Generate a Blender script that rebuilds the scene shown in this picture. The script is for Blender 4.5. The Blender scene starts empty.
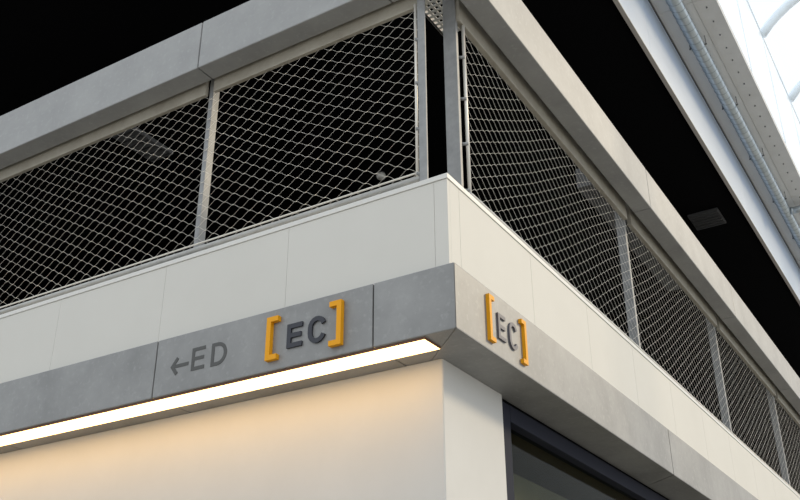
import bpy, bmesh, math, random
from mathutils import Vector, Matrix, noise
random.seed(4)
scene = bpy.context.scene
col = scene.collection
H = 1.6                       # eye height; heights below are measured from the eye and lifted by H

# ------------------------------------------------------------------ camera
cam = bpy.data.cameras.new('camera')
cam.sensor_width = 36.0
cam.lens = 963.7 / 800 * 36.0
cam.clip_start, cam.clip_end = 0.05, 300
cam_o = bpy.data.objects.new('camera', cam)
col.objects.link(cam_o)
yaw, pitch, roll = math.radians(-31.5195), math.radians(27.0276), math.radians(-0.2084)
fw = Vector((math.sin(yaw) * math.cos(pitch), math.cos(yaw) * math.cos(pitch), math.sin(pitch)))
rt = Vector((math.cos(yaw), -math.sin(yaw), 0))
up = rt.cross(fw)
r2 = math.cos(roll) * rt + math.sin(roll) * up
u2 = -math.sin(roll) * rt + math.cos(roll) * up
m = Matrix((r2, u2, -fw)).transposed().to_4x4()
m.translation = (0, 0, H)
cam_o.matrix_world = m
scene.camera = cam_o

# ------------------------------------------------------------------ world, sun, exposure
w = bpy.data.worlds.new('sky')
scene.world = w
w.use_nodes = True
bg = w.node_tree.nodes['Background']
bg.inputs['Color'].default_value = (0.88, 0.94, 1.0, 1)
bg.inputs['Strength'].default_value = 1.18
sd = bpy.data.lights.new('sun', 'SUN')
sd.energy = 1.8
sd.color = (1.0, 0.82, 0.56)
sd.angle = math.radians(9)
so = bpy.data.objects.new('sun', sd)
col.objects.link(so)
SUN = Vector((1.0, 1.0, 0.74)).normalized()
so.rotation_euler = SUN.to_track_quat('Z', 'Y').to_euler()
so.location = (8, 8, 12)
scene.view_settings.view_transform = 'Standard'
scene.view_settings.look = 'None'
scene.view_settings.gamma = 1.0
scene.view_settings.use_curve_mapping = False
scene.view_settings.exposure = 0.0

# ------------------------------------------------------------------ materials
def base_mat(name, color, rough=0.6, metal=0.0, spec=0.5):
    mt = bpy.data.materials.new(name)
    mt.use_nodes = True
    b = mt.node_tree.nodes['Principled BSDF']
    b.inputs['Base Color'].default_value = (*color, 1)
    b.inputs['Roughness'].default_value = rough
    b.inputs['Metallic'].default_value = metal
    b.inputs['Specular IOR Level'].default_value = spec
    return mt, mt.node_tree, b

def grainy(name, c0, c1, scale=6, rough=0.6, metal=0.0, spec=0.5, bump=0.0, bscale=60, c2=None, mid=0.5, spread=0.2):
    """colour varies in blotches between c0 and c1 plus fine grain and relief"""
    mt, nt, b = base_mat(name, c0, rough, metal, spec)
    N = nt.nodes
    tc = N.new('ShaderNodeTexCoord')
    n1 = N.new('ShaderNodeTexNoise')
    n1.inputs['Scale'].default_value = scale
    n1.inputs['Detail'].default_value = 6
    n1.inputs['Roughness'].default_value = 0.65
    nt.links.new(tc.outputs['Object'], n1.inputs['Vector'])
    r = N.new('ShaderNodeValToRGB')
    r.color_ramp.elements[0].color = (*c0, 1)
    r.color_ramp.elements[1].color = (*c1, 1)
    r.color_ramp.elements[0].position = mid - spread
    r.color_ramp.elements[1].position = mid + spread
    nt.links.new(n1.outputs['Fac'], r.inputs['Fac'])
    out = r.outputs['Color']
    if c2:
        n2 = N.new('ShaderNodeTexNoise')
        n2.inputs['Scale'].default_value = scale * 14
        n2.inputs['Detail'].default_value = 3
        nt.links.new(tc.outputs['Object'], n2.inputs['Vector'])
        r2_ = N.new('ShaderNodeValToRGB')
        r2_.color_ramp.elements[0].position = 0.56
        r2_.color_ramp.elements[1].position = 0.75
        r2_.color_ramp.elements[0].color = (0, 0, 0, 1)
        r2_.color_ramp.elements[1].color = (0.5, 0.5, 0.5, 1)
        nt.links.new(n2.outputs['Fac'], r2_.inputs['Fac'])
        mx = N.new('ShaderNodeMix')
        mx.data_type = 'RGBA'
        mx.inputs['B'].default_value = (*c2, 1)
        nt.links.new(r2_.outputs['Color'], mx.inputs['Factor'])
        nt.links.new(out, mx.inputs['A'])
        out = mx.outputs['Result']
    nt.links.new(out, b.inputs['Base Color'])
    if bump:
        n3 = N.new('ShaderNodeTexNoise')
        n3.inputs['Scale'].default_value = bscale
        n3.inputs['Detail'].default_value = 5
        nt.links.new(tc.outputs['Object'], n3.inputs['Vector'])
        bp = N.new('ShaderNodeBump')
        bp.inputs['Strength'].default_value = bump
        bp.inputs['Distance'].default_value = 0.01
        nt.links.new(n3.outputs['Fac'], bp.inputs['Height'])
        nt.links.new(bp.outputs['Normal'], b.inputs['Normal'])
    return mt

M = {}
M['concrete'] = grainy('sealed_concrete', (0.135, 0.135, 0.13), (0.24, 0.238, 0.23), 2.2, 0.54, 0, 1.0, 0.04, 70, (0.28, 0.277, 0.268))
M['beam'] = grainy('pale_concrete', (0.23, 0.23, 0.227), (0.32, 0.32, 0.312), 2.0, 0.58, 0, 0.8, 0.03, 60, (0.38, 0.382, 0.375))
for k_ in ('concrete', 'beam'):
    M[k_].node_tree.nodes['Principled BSDF'].inputs['IOR'].default_value = 1.62
M['panel'] = grainy('white_coated_panel', (0.625, 0.605, 0.556), (0.65, 0.63, 0.58), 1.5, 0.6, 0, 0.15)
M['coping'] = grainy('white_coated_coping', (0.65, 0.635, 0.595), (0.68, 0.665, 0.625), 2, 0.4, 0, 0.5)
M['joint'] = base_mat('joint_filler', (0.42, 0.41, 0.38), 0.9)[0]
M['render'] = grainy('white_wall_paint', (0.59, 0.58, 0.555), (0.615, 0.605, 0.58), 3, 0.7, 0, 0.3, 0.02, 120)
M['floor'] = grainy('street_paving', (0.33, 0.32, 0.295), (0.42, 0.405, 0.375), 1.2, 0.8, 0, 0.3, 0.05, 40)
M['galv'] = grainy('galvanised_steel', (0.23, 0.235, 0.235), (0.33, 0.332, 0.33), 9, 0.55, 0.2, 0.4)
M['rail'] = grainy('beige_coated_steel', (0.33, 0.30, 0.245), (0.42, 0.39, 0.325), 7, 0.5, 0.1, 0.5)
M['zinc'] = grainy('light_zinc', (0.42, 0.42, 0.41), (0.54, 0.54, 0.52), 8, 0.5, 0.15, 0.4)
M['wire'] = base_mat('stainless_wire', (0.78, 0.74, 0.67), 0.42, 0.3, 0.6)[0]
M['void'] = base_mat('black_shade', (0.003, 0.003, 0.0035), 0.95, 0, 0.05)[0]  # near-black colour stands in for shade in the deck and the gaps
M['dark_inside'] = base_mat('dark_grey_fitting', (0.045, 0.045, 0.047), 0.7)[0]
M['fitting'] = base_mat('grey_lamp_housing', (0.05, 0.05, 0.05), 0.6)[0]
M['duct'] = base_mat('dull_grey_duct', (0.14, 0.14, 0.142), 0.6)[0]
M['dome'] = base_mat('milky_plastic', (0.75, 0.73, 0.68), 0.35)[0]
M['orange'] = base_mat('orange_yellow_lacquer', (0.80, 0.35, 0.006), 0.5, 0, 0.25)[0]
M['navy'] = base_mat('dark_blue_grey_letter', (0.022, 0.024, 0.034), 0.5)[0]
M['plum'] = base_mat('grey_plum_letter', (0.12, 0.112, 0.125), 0.5)[0]
M['paint'] = base_mat('grey_stencil_paint', (0.085, 0.085, 0.082), 0.7)[0]
M['frame'] = base_mat('navy_steel_frame', (0.018, 0.02, 0.032), 0.6, 0, 0.1)[0]
M['fascia'] = grainy('skylit_blue_sheet', (0.44, 0.52, 0.64), (0.48, 0.56, 0.68), 1.0, 0.4, 0, 0.5)  # blue sky light without sun is put into the sheet colour
M['fascia_edge'] = base_mat('fascia_lip', (0.45, 0.42, 0.39), 0.6)[0]
M['soffit'] = grainy('grey_soffit_board', (0.74, 0.75, 0.76), (0.80, 0.81, 0.815), 1.6, 0.6, 0, 0.3)
M['soffit_edge'] = grainy('grey_soffit_concrete', (0.64, 0.635, 0.62), (0.72, 0.715, 0.70), 3, 0.7, 0, 0.3, 0.04, 50)
M['pipe'] = grainy('zinc_pipe', (0.40, 0.45, 0.48), (0.56, 0.60, 0.62), 5, 0.32, 0.75, 0.5)
M['seam'] = base_mat('zinc_seam', (0.25, 0.29, 0.32), 0.4, 0.6)[0]
M['bolt'] = base_mat('dark_bolt', (0.12, 0.125, 0.13), 0.5, 0.3)[0]
M['rib'] = base_mat('pale_blue_rib', (0.84, 0.91, 0.96), 0.5)[0]
M['trim'] = base_mat('copper_brown_rim', (0.20, 0.09, 0.05), 0.5)[0]
M['brown'] = grainy('brown_panelling', (0.07, 0.05, 0.025), (0.12, 0.085, 0.045), 2.5, 0.7)
M['olive'] = grainy('olive_with_reflection', (0.13, 0.105, 0.06), (0.18, 0.15, 0.09), 2.5, 0.7)  # olive made browner in place of the brown reflection on the glass

# diffuser of the linear lamp gives off light
mt = bpy.data.materials.new('lamp_diffuser')
mt.use_nodes = True
nt = mt.node_tree
nt.nodes.remove(nt.nodes['Principled BSDF'])
em = nt.nodes.new('ShaderNodeEmission')
em.inputs['Color'].default_value = (1.0, 0.62, 0.24, 1)
em.inputs['Strength'].default_value = 6.0
nt.links.new(em.outputs[0], nt.nodes['Material Output'].inputs['Surface'])
M['lamp'] = mt

def glass(name, tint, diffuse, dfac, rough=0.0, refl=1.0):
    g = bpy.data.materials.new(name)
    g.use_nodes = True
    t = g.node_tree
    t.nodes.remove(t.nodes['Principled BSDF'])
    tr = t.nodes.new('ShaderNodeBsdfTransparent')
    tr.inputs['Color'].default_value = (*tint, 1)
    cur = tr.outputs[0]
    if dfac:
        tl = t.nodes.new('ShaderNodeBsdfTranslucent')
        tl.inputs['Color'].default_value = (*diffuse, 1)
        mx = t.nodes.new('ShaderNodeMixShader')
        mx.inputs[0].default_value = dfac
        t.links.new(cur, mx.inputs[1])
        t.links.new(tl.outputs[0], mx.inputs[2])
        cur = mx.outputs[0]
    gl = t.nodes.new('ShaderNodeBsdfGlossy')
    gl.inputs['Roughness'].default_value = rough
    lw = t.nodes.new('ShaderNodeLayerWeight')
    pw = t.nodes.new('ShaderNodeMath')
    pw.operation = 'POWER'
    pw.inputs[1].default_value = 5.0
    t.links.new(lw.outputs['Facing'], pw.inputs[0])
    fr = t.nodes.new('ShaderNodeMath')
    fr.operation = 'MULTIPLY_ADD'
    fr.inputs[1].default_value = 0.9 * refl
    fr.inputs[2].default_value = 0.04 * refl
    t.links.new(pw.outputs[0], fr.inputs[0])
    mx2 = t.nodes.new('ShaderNodeMixShader')
    t.links.new(fr.outputs[0], mx2.inputs[0])
    t.links.new(cur, mx2.inputs[1])
    t.links.new(gl.outputs[0], mx2.inputs[2])
    t.links.new(mx2.outputs[0], t.nodes['Material Output'].inputs['Surface'])
    return g
M['pane'] = glass('window_glass', (0.75, 0.78, 0.74), (0, 0, 0), 0.0, 0.0, 0.2)
M['skyglass'] = glass('milky_roof_glazing', (0.97, 0.985, 1.0), (0.97, 0.985, 1.0), 0.3, 0.3, 0.3)

# ------------------------------------------------------------------ helpers
def finish(name, bm, mat, parent=None, smooth=False, label=None, cat=None, group=None, kind=None):
    bmesh.ops.recalc_face_normals(bm, faces=bm.faces)
    me = bpy.data.meshes.new(name)
    bm.to_mesh(me)
    bm.free()
    if smooth:
        for p in me.polygons:
            p.use_smooth = True
    me.materials.append(mat)
    o = bpy.data.objects.new(name, me)
    col.objects.link(o)
    o.parent = parent
    tag(o, label, cat, group, kind)
    return o

def tag(o, label=None, cat=None, group=None, kind=None):
    for k, v in (('label', label), ('category', cat), ('group', group), ('kind', kind)):
        if v:
            o[k] = v

def empty(name, label=None, cat=None, group=None, kind=None):
    o = bpy.data.objects.new(name, None)
    o.empty_display_size = 0.2
    col.objects.link(o)
    tag(o, label, cat, group, kind)
    return o

def bx(bm, x0, x1, y0, y1, z0, z1, bev=0.0):
    z0 += H
    z1 += H
    vs = [bm.verts.new(p) for p in ((x0, y0, z0), (x1, y0, z0), (x1, y1, z0), (x0, y1, z0),
                                    (x0, y0, z1), (x1, y0, z1), (x1, y1, z1), (x0, y1, z1))]
    fs = [bm.faces.new([vs[i] for i in q]) for q in ((0, 3, 2, 1), (4, 5, 6, 7), (0, 1, 5, 4), (1, 2, 6, 5), (2, 3, 7, 6), (3, 0, 4, 7))]
    if bev:
        es = list({e for f in fs for e in f.edges})
        bmesh.ops.bevel(bm, geom=es, offset=bev, segments=2, profile=0.6, affect='EDGES')

def box(name, dims, mat, parent=None, bev=0.0, **kw):
    bm = bmesh.new()
    bx(bm, *dims, bev=bev)
    return finish(name, bm, mat, parent, **kw)

def prism(bm, plan, z0, z1, bev=0.0):
    lo = [bm.verts.new((x, y, z0 + H)) for x, y in plan]
    hi = [bm.verts.new((x, y, z1 + H)) for x, y in plan]
    n = len(plan)
    fs = [bm.faces.new(lo[::-1]), bm.faces.new(hi)]
    for i in range(n):
        j = (i + 1) % n
        fs.append(bm.faces.new((lo[i], lo[j], hi[j], hi[i])))
    if bev:
        bmesh.ops.bevel(bm, geom=list({e for f in fs for e in f.edges}), offset=bev, segments=2, profile=0.6, affect='EDGES')

def tube(bm, pts, r, n=8, cap=True):
    """sweep along a polyline; points carry real heights (already lifted)"""
    pts = [Vector(p) for p in pts]
    rings = []
    ref = None
    for i, p in enumerate(pts):
        d = (pts[min(i + 1, len(pts) - 1)] - pts[max(i - 1, 0)]).normalized()
        a = Vector((0, 0, 1)) if abs(d.z) < 0.9 else Vector((1, 0, 0))
        s = d.cross(a).normalized()
        t = s.cross(d)
        rr = r[i] if isinstance(r, (list, tuple)) else r
        rings.append([bm.verts.new(p + rr * (math.cos(2 * math.pi * k / n) * s + math.sin(2 * math.pi * k / n) * t)) for k in range(n)])
    for a, b in zip(rings, rings[1:]):
        for k in range(n):
            bm.faces.new((a[k], a[(k + 1) % n], b[(k + 1) % n], b[k]))
    if cap:
        bm.faces.new(rings[0][::-1])
        bm.faces.new(rings[-1])

# ------------------------------------------------------------------ key lines of the building (metres from the eye)
XB, YB = -2.163, 4.08        # outer faces of the concrete band (right street, left street)
XW, YW = -2.442, 4.43        # lower walls
XP, YP = -2.225, 4.14        # white cladding
XF, YF = -2.05, 4.00         # upper beam
ZS, ZB, ZC = 1.9, 2.28, 2.884
ZK, ZT = 4.328, 4.75         # upper beam underside and top
XEND, YEND = -13.2, 32.0     # how far the building runs

# ------------------------------------------------------------------ ground and lower storey
box('floor', (-40, 40, -40, 60, -H - 0.2, -H), M['floor'], kind='structure')
box('wall_left', (XEND, XW - 0.003, YW, YW + 0.25, -H, ZS), M['render'], bev=0.004, kind='structure')
bm = bmesh.new()
bx(bm, XW - 0.25, XW, YW + 0.004, 5.175, -H, ZS, bev=0.004)
finish('wall_right', bm, M['render'], kind='structure')
box('wall_right_far', (XW - 0.25, XW, 12.4, YEND, -H, ZS), M['render'], kind='structure')

# shop window: frame bars, panes and the dim room behind it
win = empty('window_1', 'dark navy framed shop window under the concrete band, right of the white wall', kind='structure')
box('jamb', (XW - 0.12, XW - 0.012, 5.178, 5.305, -H, ZS - 0.03), M['frame'], win, 0.006)
box('header', (XW - 0.12, XW - 0.012, 5.305, 12.28, 1.765, 1.872), M['frame'], win, 0.006)
box('head_gap_shade', (XW - 0.14, XW - 0.03, 5.178, 12.4, 1.872, ZS), M['void'], win)  # black strip painted in for the shade of the recess above the header
box('jamb', (XW - 0.12, XW - 0.012, 12.28, 12.397, -H, ZS - 0.03), M['frame'], win, 0.006)
for y in (8.75,):
    box('mullion', (XW - 0.12, XW - 0.012, y, y + 0.1, -H + 0.1, 1.765), M['frame'], win, 0.006)
box('sill', (XW - 0.12, XW - 0.012, 5.305, 12.28, -H, -H + 0.1), M['frame'], win, 0.006)
for y0, y1 in ((5.305, 8.75), (8.85, 12.28)):
    box('pane', (XW - 0.086, XW - 0.078, y0, y1, -H + 0.1, 1.765), M['pane'], win)
bm = bmesh.new()
bx(bm, -7.2, -7.0, 5.0, 12.6, -H, ZS - 0.1)
bx(bm, -7.0, XW - 0.26, 4.9, 5.1, -H, ZS - 0.1)
bx(bm, -7.0, XW - 0.26, 12.5, 12.7, -H, ZS - 0.1)
finish('wall_shop', bm, M['brown'], kind='structure')
box('ceiling_shop', (-7.2, XW - 0.15, 4.9, 12.7, ZS - 0.02, ZS + 0.1), M['brown'], kind='structure')
box('partition_panel', (-2.80, -2.75, 5.36, 8.4, -H, 1.62), M['olive'], bev=0.006,
    label='olive grey partition behind the dark shop window glass, browned to stand in for its reflection', cat='partition')

# ------------------------------------------------------------------ concrete band, each cast length a piece
G = 0.004
band = empty('trim_1', 'grey sealed concrete band running round the corner above the lamp strip', kind='structure')
def cast(parent, name, plan, z0, z1, mat, bev):
    bm = bmesh.new()
    prism(bm, plan, z0, z1, bev)
    return finish(name, bm, mat, parent)
INB = 0.5                    # inward depth of the band
xs = [-2.678, -4.312, -5.946, -7.58, -9.214, -10.848, XEND]
cast(band, 'concrete_length', [(-2.678 + G, YB), (XB - 0.001, YB), (XB - INB - 0.001, YB + INB), (-2.678 + G, YB + INB)], ZS, ZB, M['concrete'], 0.006)
for a, b in zip(xs, xs[1:]):
    cast(band, 'concrete_length', [(b + G, YB), (a - G, YB), (a - G, YB + INB), (b + G, YB + INB)], ZS, ZB, M['concrete'], 0.006)
ys = [7.72, 11.3, 14.9, 18.5, 22.1, 25.7, 29.3, YEND]
cast(band, 'concrete_length', [(XB, YB + 0.001), (XB, 7.72 - G), (XB - 0.28, 7.95 - G), (XB - INB, 7.95 - G), (XB - INB, YB + INB + 0.001)], ZS, ZB, M['concrete'], 0.006)
first = True
for a, b in zip(ys, ys[1:]):
    p = [(XB, a + G), (XB, b - G), (XB - INB, b - G), (XB - INB, a + G)]
    if first:
        p = [(XB, a + G), (XB, b - G), (XB - INB, b - G), (XB - INB, 7.95 + G), (XB - 0.28, 7.95 + G)]
        first = False
    cast(band, 'concrete_length', p, ZS, ZB, M['concrete'], 0.006)

# ------------------------------------------------------------------ linear lamp under the left band
lamp = empty('linear_lamp', 'long glowing warm white lamp strip set under the left concrete band', 'lamp')
lamp.location = (-6, 4.2, ZS + H)
def local(o):
    o.matrix_parent_inverse = o.parent.matrix_world.inverted() if False else Matrix.Translation(-Vector(o.parent.location))
LX0, LX1, LY0, LY1 = XEND + 0.3, -2.362, 4.100, 4.272
for nm, d, mt_ in (('diffuser', (LX0 + .01, LX1 - .006, LY0 + .006, LY1, ZS - 0.012, ZS), M['lamp']),
                   ('front_rim', (LX0, LX1, LY0, LY0 + .006, ZS - 0.012, ZS), M['trim']),
                   ('end_cap', (LX1 - .006, LX1, LY0 + .006, LY1 - .004, ZS - 0.012, ZS), M['trim']),
                   ('end_cap', (LX0, LX0 + .01, LY0 + .006, LY1 - .004, ZS - 0.012, ZS), M['trim'])):
    local(box(nm, d, mt_, lamp))

# ------------------------------------------------------------------ white cladding with coping
for side in ('left', 'right'):
    core = empty('wall_upper_' + side, kind='structure')
    if side == 'left':
        box('backing', (XEND, XP - 0.02, YP + 0.02, YP + 0.2, ZB, ZC - 0.005), M['joint'], core)
        cuts = [XP, -2.311] + [-3.347 - 1.03 * i for i in range(9)] + [XEND]
        for a, b in zip(cuts, cuts[1:]):
            box('panel', (b + .0009, a - (.0009 if a != XP else 0), YP, YP + 0.03, ZB, ZC - 0.034), M['panel'], core, 0.0006)
        for k in range(4):
            a = XP + 0.006 - k * 3.0 if k else XP + 0.006
            b = max(XP + 0.006 - (k + 1) * 3.0, XEND)
            box('coping', (b, a - (.002 if k else 0), YP - 0.006, YP + 0.2, ZC - 0.032, ZC), M['coping'], core, 0.002)
    else:
        box('backing', (XP - 0.2, XP - 0.02, YP + 0.2, YEND, ZB, ZC - 0.005), M['joint'], core)
        cuts = [YP + 0.03] + [4.28 + 0.978 * i for i in range(29)]
        for a, b in zip(cuts, cuts[1:]):
            box('panel', (XP - 0.03, XP, a + .0012, b - .0012, ZB, ZC - 0.034), M['panel'], core, 0.0008)
        for k in range(10):
            a = YP + 0.2 if k == 0 else YP + k * 3.0
            if k == 0:
                box('coping', (XP - 0.2, XP + 0.006, YP + 0.2, YP + 3.0 - .002, ZC - 0.032, ZC), M['coping'], core, 0.002)
            else:
                box('coping', (XP - 0.2, XP + 0.006, a, a + 2.998, ZC - 0.032, ZC), M['coping'], core, 0.002)

# ------------------------------------------------------------------ upper concrete beam
beam = empty('trim_2', 'pale concrete beam capping the wire mesh openings on both streets', kind='structure')
IB = 0.165
cast(beam, 'concrete_length', [(-2.605 + G, YF), (XF - .001, YF), (XF - IB - .001, YF + IB), (-2.605 + G, YF + IB)], ZK, ZT, M['beam'], 0.01)
xs = [-2.605, -4.16, -7.16, -10.16, XEND]
for a, b in zip(xs, xs[1:]):
    cast(beam, 'concrete_length', [(b + G, YF), (a - G, YF), (a - G, YF + IB), (b + G, YF + IB)], ZK, ZT, M['beam'], 0.01)
ys = [7.727, 10.70, 13.67, 16.64, 19.61, 22.58, 25.55, 28.52, YEND]
cast(beam, 'concrete_length', [(XF, YF + .001), (XF, ys[0] - G), (XF - IB, ys[0] - G), (XF - IB, YF + IB + .001)], ZK, ZT, M['beam'], 0.01)
for a, b in zip(ys, ys[1:]):
    cast(beam, 'concrete_length', [(XF, a + G), (XF, b - G), (XF - IB, b - G), (XF - IB, a + G)], ZK, ZT, M['beam'], 0.01)

# ------------------------------------------------------------------ wire mesh fences
DU, DV = 0.153, 0.0445        # lattice: diamond width, half its height
def netting(parent, to3d, u0, u1, v0, v1, posts, amp, u_phase, v_top, fine=True, wr=0.00105):
    """diamond net of wires with short ferrules at the knots; to3d maps (u, v, out) to a point"""
    bm = bmesh.new()
    rows = int((v1 - v0) / DV)
    def warp(u, v):
        s = 0.0
        if amp:
            for a, b in zip(posts, posts[1:]):
                if a <= u <= b:
                    t = (u - a) / (b - a)
                    s = -amp * math.sin(2 * math.pi * t)
        e = max(0.0, min(1.0, (v - v0) / (v1 - v0)))
        v = v + s * math.sin(math.pi * e) ** 0.6
        jit = 0.004 * noise.noise((u * 3.1, v * 3.1, 7.0 + amp))
        return u + jit, v + 0.006 * noise.noise((u * 2.3, v * 2.3, 3.0))
    n = 4 if fine else 3
    steps = (0.0, 0.22, 0.5, 0.78, 1.0) if fine else (0.0, 0.5, 1.0)
    bend = (0.0, 0.17, 0.5, 0.83, 1.0) if fine else (0.0, 0.5, 1.0)
    fh = 0.006
    for k in range(rows + 1):
        v = v_top - k * DV
        off = (k % 2) * 0.5
        i = math.ceil((u0 - u_phase) / DU - off)
        while True:
            u = u_phase + (i + off) * DU
            if u > u1:
                break
            i += 1
            pu, pv = warp(u, v)
            tube(bm, [to3d(pu - fh, pv, 0), to3d(pu + fh, pv, 0)], wr * 2.7, 4, True)
            if k == rows:
                continue
            for sgn in (-1, 1):
                ue = u + sgn * DU / 2
                if ue < u0 or ue > u1:
                    continue
                qu, qv = warp(ue, v - DV)
                a = Vector((pu + sgn * fh * 0.8, pv))
                b = Vector((qu - sgn * fh * 0.8, qv))
                o = 0.0018 * sgn
                tube(bm, [to3d(a.x + (b.x - a.x) * t, a.y + (b.y - a.y) * e, o) for t, e in zip(steps, bend)], wr, n, False)
    return bm

def fence_left():
    f = empty('mesh_fence', 'wire mesh fence with steel posts above the left white cladding, facing the arrow sign', 'fence', 'wire mesh fences')
    posts = [-10.2, -7.2, -4.2]
    for x in posts:
        box('post', (x - .04, x, 4.226, 4.292, ZC, 4.47), M['galv'], f, 0.003)
    box('corner_post', (-2.424, -2.370, 4.172, 4.186, ZC, 4.47), M['galv'], f, 0.003)
    edges = [XEND] + posts + [-2.478]
    for a, b in zip(edges, edges[1:]):
        box('top_rail', (a + .03, b - .045 if b != -2.478 else -2.372, 4.19, 4.222, 4.242, 4.47), M['rail'], f, 0.006)
    # bottom rail and lacing cable
    bm = bmesh.new()
    tube(bm, [(XEND, 4.19, 2.944 + H), (-2.43, 4.19, 2.944 + H)], 0.017, 8)
    finish('bottom_rail', bm, M['zinc'], f, True)
    bm = bmesh.new()
    tube(bm, [(XEND, 4.172, 2.972 + H), (-2.43, 4.172, 2.972 + H)], 0.006, 6)
    finish('lacing_cable', bm, M['wire'], f, True)
    bm = bmesh.new()
    tube(bm, [(-2.441, 4.178, 2.95 + H), (-2.441, 4.178, 4.25 + H)], 0.009, 8)
    finish('edge_cable', bm, M['wire'], f, True)
    for z in (2.965, 3.28, 3.62, 3.96):
        bm = bmesh.new()
        tube(bm, [(-2.441, 4.168, z + H), (-2.423, 4.186, z + H)], 0.012, 8)
        finish('cable_clamp', bm, M['galv'], f, True)
    def m3(u, v, o):
        return (u, 4.217 + o, v + H)
    bm = netting(f, m3, -8.4, -2.44, 2.95, 4.245, posts + [-1.2], 0.012, -2.450, 4.25)
    finish('netting', bm, M['wire'], f, kind='stuff')
    return f

def fence_right():
    f = empty('mesh_fence', 'long wire mesh fence with steel posts receding above the right white cladding', 'fence', 'wire mesh fences')
    posts = [7.7, 10.7, 13.67, 16.64, 19.61, 22.58, 25.55, 28.52]
    for y in posts:
        box('post', (-2.388, -2.308, y - .0, y + .045, ZC, 4.47), M['galv'], f, 0.003)
    box('corner_post', (-2.382, -2.288, 4.44, 4.47, ZC, 4.47), M['galv'], f, 0.003)
    edges = [4.47] + posts + [YEND]
    for a, b in zip(edges, edges[1:]):
        box('top_rail', (-2.305, -2.262, a + (.075 if a > 5 else -0.02), b - .03, 4.242, 4.47), M['rail'], f, 0.006)
    bm = bmesh.new()
    tube(bm, [(-2.275, 4.5, 2.946 + H), (-2.275, YEND, 2.946 + H)], 0.017, 8)
    finish('bottom_rail', bm, M['zinc'], f, True)
    bm = bmesh.new()
    tube(bm, [(-2.25, 4.5, 2.93 + H), (-2.25, YEND, 2.93 + H)], 0.009, 6)
    finish('lacing_cable', bm, M['wire'], f, True)
    bm = bmesh.new()
    tube(bm, [(-2.272, 4.515, 2.95 + H), (-2.272, 4.515, 4.25 + H)], 0.012, 8)
    finish('edge_cable', bm, M['wire'], f, True)
    for z in (2.965, 3.3, 3.64, 3.97):
        bm = bmesh.new()
        tube(bm, [(-2.262, 4.505, z + H), (-2.30, 4.485, z + H)], 0.011, 8)
        finish('cable_clamp', bm, M['galv'], f, True)
    def m3(u, v, o):
        return (-2.297 + o, u, v + H)
    bm = netting(f, m3, 4.565, 17.5, 2.95, 4.245, [4.7] + posts, 0.016, 4.57, 4.25)
    finish('netting', bm, M['wire'], f, kind='stuff')
    bm = netting(f, m3, 17.55, 30.0, 2.95, 4.245, [4.7] + posts, 0.016, 4.57, 4.25, fine=False)
    finish('netting', bm, M['wire'], f, kind='stuff')
    return f
fence_left()
fence_right()

# ------------------------------------------------------------------ open deck behind the fences, its deep shade put in as near-black surfaces
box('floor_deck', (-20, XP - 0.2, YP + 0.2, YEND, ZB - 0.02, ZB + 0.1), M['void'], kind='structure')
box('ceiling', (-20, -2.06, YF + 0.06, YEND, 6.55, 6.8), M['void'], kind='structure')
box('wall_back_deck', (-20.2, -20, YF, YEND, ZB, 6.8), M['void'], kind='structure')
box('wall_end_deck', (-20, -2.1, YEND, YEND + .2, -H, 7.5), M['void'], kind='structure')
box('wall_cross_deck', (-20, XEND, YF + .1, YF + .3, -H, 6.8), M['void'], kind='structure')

def luminaire(x0, x1, y0, y1, z, label, mat='fitting'):
    t = empty('ceiling_light', label, 'light', 'unlit ceiling lights in the dark deck')
    box('housing', (x0, x1, y0, y1, z, 6.55), M[mat], t, 0.01)
    n = 6
    for i in range(n):
        y = y0 + (y1 - y0) * (i + .5) / n
        box('louvre', (x0 + .02, x1 - .02, y - .012, y + .012, z - .012, z), M['dark_inside'], t)
luminaire(-8.04, -7.68, 6.44, 7.15, 6.5, 'unlit grey ceiling light seen through the left wire mesh', 'duct')
luminaire(-2.74, -2.32, 12.15, 12.62, 6.51, 'dim unlit ceiling light in the black gap above the right beam')
d = empty('dome_lamp', 'small pale dome fitting behind the left wire mesh near the corner', 'lamp')
bm = bmesh.new()
bmesh.ops.create_uvsphere(bm, u_segments=20, v_segments=12, radius=0.062)
for v in bm.verts:
    v.co.z *= 0.85
    v.co += Vector((-5.768, 8.944, 6.5 + H))
finish('globe', bm, M['dome'], d, True)
bm = bmesh.new()
tube(bm, [(-5.768, 8.944, 6.52 + H), (-5.768, 8.944, 6.55 + H)], [0.05, 0.05], 16)
finish('base', bm, M['fitting'], d, True)

# perforated tray near the corner, hung on two rods
tr = empty('cable_tray', 'grey perforated metal tray hanging high between the two corner posts', 'tray')
bm = bmesh.new()
tx0, tx1, ty0, ty1, tz = -3.09, -2.75, 4.5, 5.78, 5.4
nx, ny = 7, 24
for i in range(nx + 1):
    x = tx0 + (tx1 - tx0) * i / nx
    bx(bm, x - .011, x + .011, ty0, ty1, tz, tz + .006)
for j in range(ny + 1):
    y = ty0 + (ty1 - ty0) * j / ny
    bx(bm, tx0, tx1, y - .011, y + .011, tz + .0005, tz + .0065)
finish('perforated_base', bm, M['coping'], tr, kind='stuff')
for x in (tx0, tx1):
    box('side_rail', (x - .008, x + .008, ty0, ty1, tz, tz + .06), M['galv'], tr)
for y in (4.8, 5.6):
    for x in (tx0, tx1):
        bm = bmesh.new()
        tube(bm, [(x, y, tz + .06 + H), (x, y, 6.55 + H)], 0.005, 6)
        finish('rod', bm, M['dark_inside'], tr)
du = empty('air_duct', 'dim grey duct inside the deck behind the right mesh, by its first post', 'duct')
box('duct_body', (-3.11, -2.72, 8.79, 12.0, 5.4, 5.65), M['duct'], du, 0.01)
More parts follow.
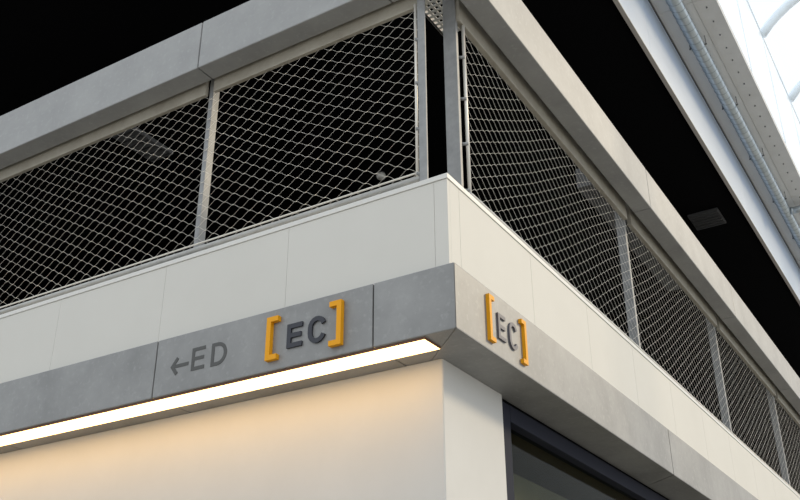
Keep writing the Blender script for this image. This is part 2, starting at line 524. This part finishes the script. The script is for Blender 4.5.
for y in (9.2, 11.4):
    for x in (-3.0, -2.83):
        bm = bmesh.new()
        tube(bm, [(x, y, 5.64 + H), (x, y, 6.549 + H)], 0.006, 6)
        finish('rod', bm, M['dark_inside'], du)

# ------------------------------------------------------------------ roof edge with fascia, soffit and rain pipe
fas = empty('trim_3', 'pale roof fascia above the black opening, the blue of the sky light put into its colour', kind='structure')
ycut = [YF, 8.4, 12.4, 16.4, 20.4, 24.4, 28.4, YEND]
for a, b in zip(ycut, ycut[1:]):
    box('fascia_sheet', (-2.045, -2.0, a + .001, b - .001, 6.512, 7.44), M['fascia'], fas, 0.003)
    box('fascia_lip', (-2.046, -2.001, a, b, 6.5, 6.512), M['fascia_edge'], fas)
box('fascia_sheet', (XEND - 4, -2.046, YF, YF + .045, 6.5, 7.44), M['fascia'], fas, 0.003)
box('shadow_gap', (-2.10, -2.012, YF, YEND, 7.43, 7.50), M['void'], fas)  # black strip filling the open joint, painted as its shade
box('ceiling_roof', (-20, -2.0, YF - .3, YEND, 7.5, 7.7), M['soffit'], kind='structure')
sof = empty('ceiling_eaves', 'grey soffit boards under the roof edge carrying the rain pipe', kind='structure')
ycut = [YF, 9.0, 14.2, 19.4, 24.6, YEND]
for a, b in zip(ycut, ycut[1:]):
    box('soffit_board', (-2.012, -1.60, a + .002, b - .002, 7.5, 7.54), M['soffit'], sof, 0.002)
    box('soffit_strip', (-1.598, -1.355, a + .002, b - .002, 7.494, 7.6), M['soffit_edge'], sof, 0.004)
bm = bmesh.new()
bmesh.ops.create_cone(bm, segments=8, radius1=0.009, radius2=0.008, depth=0.014, cap_ends=True)
me = bpy.data.meshes.new('bolt')
bm.to_mesh(me)
bm.free()
me.materials.append(M['bolt'])
for i in range(60):
    o = bpy.data.objects.new('bolt', me)
    col.objects.link(o)
    o.parent = sof
    o.location = (-1.482, 5.2 + 0.283 * i, 7.488 + H)

pipe = empty('rain_pipe', 'spiral seamed zinc pipe slung under the grey soffit at upper right', 'pipe')
PX, PZ, PR = -1.742, 7.375, 0.077
bm = bmesh.new()
tube(bm, [(PX, 4.3, PZ + H), (PX, 30.0, PZ + H)], PR, 20)
finish('pipe_body', bm, M['pipe'], pipe, True)
bm = bmesh.new()
pts = []
turns = 100
for i in range(turns * 14):
    a = 2 * math.pi * i / 14
    pts.append((PX + (PR + .0005) * math.cos(a), 5.5 + 0.13 * i / 14, PZ + H + (PR + .0005) * math.sin(a)))
tube(bm, pts, 0.0045, 4)
finish('spiral_seam', bm, M['seam'], pipe, True)
for y in (6.8, 8.23, 9.66, 11.1, 12.54, 13.98, 15.4, 16.8, 18.2):
    c = empty('pipe_clamp')
    c.parent = pipe
    bm = bmesh.new()
    tube(bm, [(PX + (PR + .003) * math.cos(a), y, PZ + H + (PR + .003) * math.sin(a)) for a in [2 * math.pi * k / 20 for k in range(21)]], 0.006, 6)
    finish('ring', bm, M['pipe'], c, True)
    for s in (-1, 1):
        bm = bmesh.new()
        tube(bm, [(PX + s * .094, y, PZ + H - .012), (PX + s * .094, y, 7.5 + H)], 0.0045, 6)
        tube(bm, [(PX + s * .072, y, PZ + H), (PX + s * .104, y, PZ + H)], 0.009, 6)
        finish('hanger', bm, M['bolt'], c, True)
bm = bmesh.new()
tube(bm, [(PX + .04, 14.42, PZ + H), (-1.55, 14.42, PZ + H), (-1.42, 14.42, PZ + H)], 0.055, 16)
finish('branch', bm, M['pipe'], pipe, True)
bm = bmesh.new()
tube(bm, [(-1.66, 14.42, PZ + H), (-1.63, 14.42, PZ + H)], 0.064, 16)
finish('collar', bm, M['pipe'], pipe, True)
bm = bmesh.new()
tube(bm, [(-1.42, 14.42, PZ - .05 + H), (-1.42, 14.42, 7.494 + H)], 0.05, 16)
finish('branch', bm, M['pipe'], pipe, True)

# ------------------------------------------------------------------ glazed roof over the street: clerestory and barrel vault
GX0, GX1, GZ0, GZ1 = -1.352, 1.35, 7.6, 9.55
can = empty('glazed_roof', 'bright milky glazed vault with pale blue arched ribs at upper right', 'roof')
ribs_y = [4.2] + [12.75 + 1.95 * (i - 4) for i in range(1, 14)]
ribs_y = [y for y in ribs_y if y > 4.1]
ARC_R, A0 = 1.75, math.radians(50)
def arc(k, n, r=ARC_R):
    a = math.pi / 2 + A0 - 2 * A0 * k / n
    half = ARC_R * math.sin(A0)
    return (GX0 + half + r * math.cos(a), GZ1 - ARC_R * math.cos(A0) + r * math.sin(a))
for y in ribs_y:
    bm = bmesh.new()
    pts = [(*[arc(k, 16)[0]], y, arc(k, 16)[1] + H) for k in range(17)]
    tube(bm, pts, 0.068, 12)
    finish('rib', bm, M['rib'], can, True)
    bm = bmesh.new()
    bx(bm, GX0 - .006, GX0 + .006, y - .006, y + .006, GZ0, GZ1)
    finish('mullion', bm, M['rib'], can)
for a, b in zip(ribs_y, ribs_y[1:]):
    bm = bmesh.new()
    rows = [[bm.verts.new((arc(k, 12, ARC_R + .06)[0], yy, arc(k, 12, ARC_R + .06)[1] + H)) for k in range(13)] for yy in (a + .01, b - .01)]
    for k in range(12):
        bm.faces.new((rows[0][k], rows[0][k + 1], rows[1][k + 1], rows[1][k]))
    finish('vault_pane', bm, M['skyglass'], can, True)
    bm = bmesh.new()
    vs = [bm.verts.new(p) for p in ((GX0, a + .01, GZ0 + H), (GX0, b - .01, GZ0 + H), (GX0, b - .01, GZ1 + H), (GX0, a + .01, GZ1 + H))]
    bm.faces.new(vs)
    finish('clerestory_pane', bm, M['skyglass'], can)
Y0, Y1 = ribs_y[0], ribs_y[-1]
box('purlin', (GX0 - .01, GX0 + .01, Y0, Y1, GZ1 - .01, GZ1 + .015), M['rib'], can, 0.003)
box('outer_beam', (GX0 + 2 * ARC_R * math.sin(A0) - .03, GX0 + 2 * ARC_R * math.sin(A0) + .05, Y0, Y1, GZ1 - .1, GZ1 + .05), M['rib'], can, 0.006)
xo = GX0 + 2 * ARC_R * math.sin(A0)
for y in (Y0 + .3, 10.8, 18.6, 26.4):
    if y < Y1:
        bm = bmesh.new()
        tube(bm, [(xo, y, 0), (xo, y, GZ1 - .1 + H)], 0.07, 12)
        finish('column', bm, M['rib'], can, True)

# ------------------------------------------------------------------ lettering
def stroke(bm, pts, t, place, depth, closed=False):
    """flat ribbon of width t along a 2D polyline, mitred, extruded; place(a, b, o) gives the 3D point"""
    P = [Vector(p) for p in pts]
    n = len(P)
    L, R = [], []
    for i in range(n):
        d0 = (P[i] - P[i - 1]).normalized() if i or closed else None
        d1 = (P[(i + 1) % n] - P[i]).normalized() if i < n - 1 or closed else None
        d0 = d0 or d1
        d1 = d1 or d0
        n0, n1 = Vector((-d0.y, d0.x)), Vector((-d1.y, d1.x))
        mm = (n0 + n1).normalized()
        k = t / 2 / max(0.3, mm.dot(n0))
        L.append(P[i] + mm * k)
        R.append(P[i] - mm * k)
    def ring(o):
        return [bm.verts.new(place(p.x, p.y, o)) for p in L], [bm.verts.new(place(p.x, p.y, o)) for p in R]
    (la, ra), (lb, rb) = ring(0), ring(depth)
    m_ = n if closed else n - 1
    for i in range(m_):
        j = (i + 1) % n
        bm.faces.new((lb[i], lb[j], rb[j], rb[i]))
        bm.faces.new((la[i], la[j], lb[j], lb[i]))
        bm.faces.new((ra[i], ra[j], rb[j], rb[i]))
        bm.faces.new((la[i], la[j], ra[j], ra[i]))
    if not closed:
        bm.faces.new((la[0], ra[0], rb[0], lb[0]))
        bm.faces.new((la[-1], ra[-1], rb[-1], lb[-1]))

def glyph(ch, w_, h, t):
    """centre-line strokes of a character in a w x h cell"""
    a, b, c, d_ = t / 2, w_ - t / 2, t / 2, h - t / 2
    if ch == 'E':
        return [[(b + t / 2, d_), (a, d_), (a, c), (b + t / 2, c)], [(a, h * .51), (b + t * .2, h * .51)]], False
    if ch == 'C':
        r = (b - a) * 0.5
        cx = (a + b) / 2
        p = []
        for k in range(9):
            an = math.radians(18 + (162 / 8) * k)
            p.append((cx + r * math.cos(an), d_ - r * 1.05 + r * 1.05 * math.sin(an)))
        for k in range(9):
            an = math.radians(180 + (162 / 8) * k)
            p.append((cx + r * math.cos(an), c + r * 1.05 + r * 1.05 * math.sin(an)))
        return [p], False
    if ch == 'D':
        r = (b - a) * 0.62
        p = [(a, c), (b - r, c)]
        for k in range(1, 8):
            an = math.radians(-90 + 90 * k / 7)
            p.append((b - r + r * math.cos(an), c + r + r * math.sin(an)))
        for k in range(8):
            an = math.radians(90 * k / 7)
            p.append((b - r + r * math.cos(an), d_ - r + r * math.sin(an)))
        p += [(a, d_)]
        return [p], True
    if ch == '[':
        return [[(w_, d_), (a, d_), (a, c), (w_, c)]], False
    if ch == ']':
        return [[(0, d_), (b, d_), (b, c), (0, c)]], False
    if ch == '<':   # arrow pointing left
        return [[(h * .42 + t * .3, h - t * .35), (t * .72, h / 2), (h * .42 + t * .3, t * .35)], [(t * .9, h / 2), (w_, h / 2)]], False

def letter(name, ch, a0, z0, w_, h, t, side, depth, mat, parent):
    bm = bmesh.new()
    if side == 'left':
        place = lambda a, b, o: (a0 + a, YB - o, z0 + b + H)
    else:
        place = lambda a, b, o: (XB + o, a0 + a, z0 + b + H)
    ss, closed = glyph(ch, w_, h, t)
    for i, s in enumerate(ss):
        stroke(bm, s, t, place, depth - 0.0004 * i, closed)
    return finish(name, bm, mat, parent)

s1 = empty('direction_sign', 'grey painted left arrow and letters ED on the left concrete band', 'sign')
letter('arrow', '<', -4.178, 2.012, .150, .122, .023, 'left', .0025, M['paint'], s1)
letter('letter_e', 'E', -4.003, 2.017, .106, .147, .023, 'left', .0025, M['paint'], s1)
letter('letter_d', 'D', -3.845, 2.013, .122, .149, .023, 'left', .0025, M['paint'], s1)
s2 = empty('bracket_sign', 'raised dark letters EC between orange brackets, beside the grey painted ED', 'sign', 'raised EC signs')
letter('bracket', '[', -3.403, 1.955, .082, .268, .031, 'left', .03, M['orange'], s2)
letter('letter_e', 'E', -3.263, 2.008, .108, .147, .028, 'left', .012, M['navy'], s2)
letter('letter_c', 'C', -3.113, 2.000, .124, .163, .028, 'left', .012, M['navy'], s2)
letter('bracket', ']', -2.954, 1.952, .082, .268, .031, 'left', .03, M['orange'], s2)
s3 = empty('bracket_sign', 'raised grey letters EC between orange brackets on the sunlit right concrete band', 'sign', 'raised EC signs')
letter('bracket', '[', 4.440, 1.954, .066, .276, .026, 'right', .022, M['orange'], s3)
letter('letter_e', 'E', 4.565, 2.008, .095, .154, .022, 'right', .012, M['plum'], s3)
letter('letter_c', 'C', 4.708, 1.999, .108, .168, .022, 'right', .012, M['plum'], s3)
letter('bracket', ']', 4.862, 1.952, .062, .276, .026, 'right', .022, M['orange'], s3)
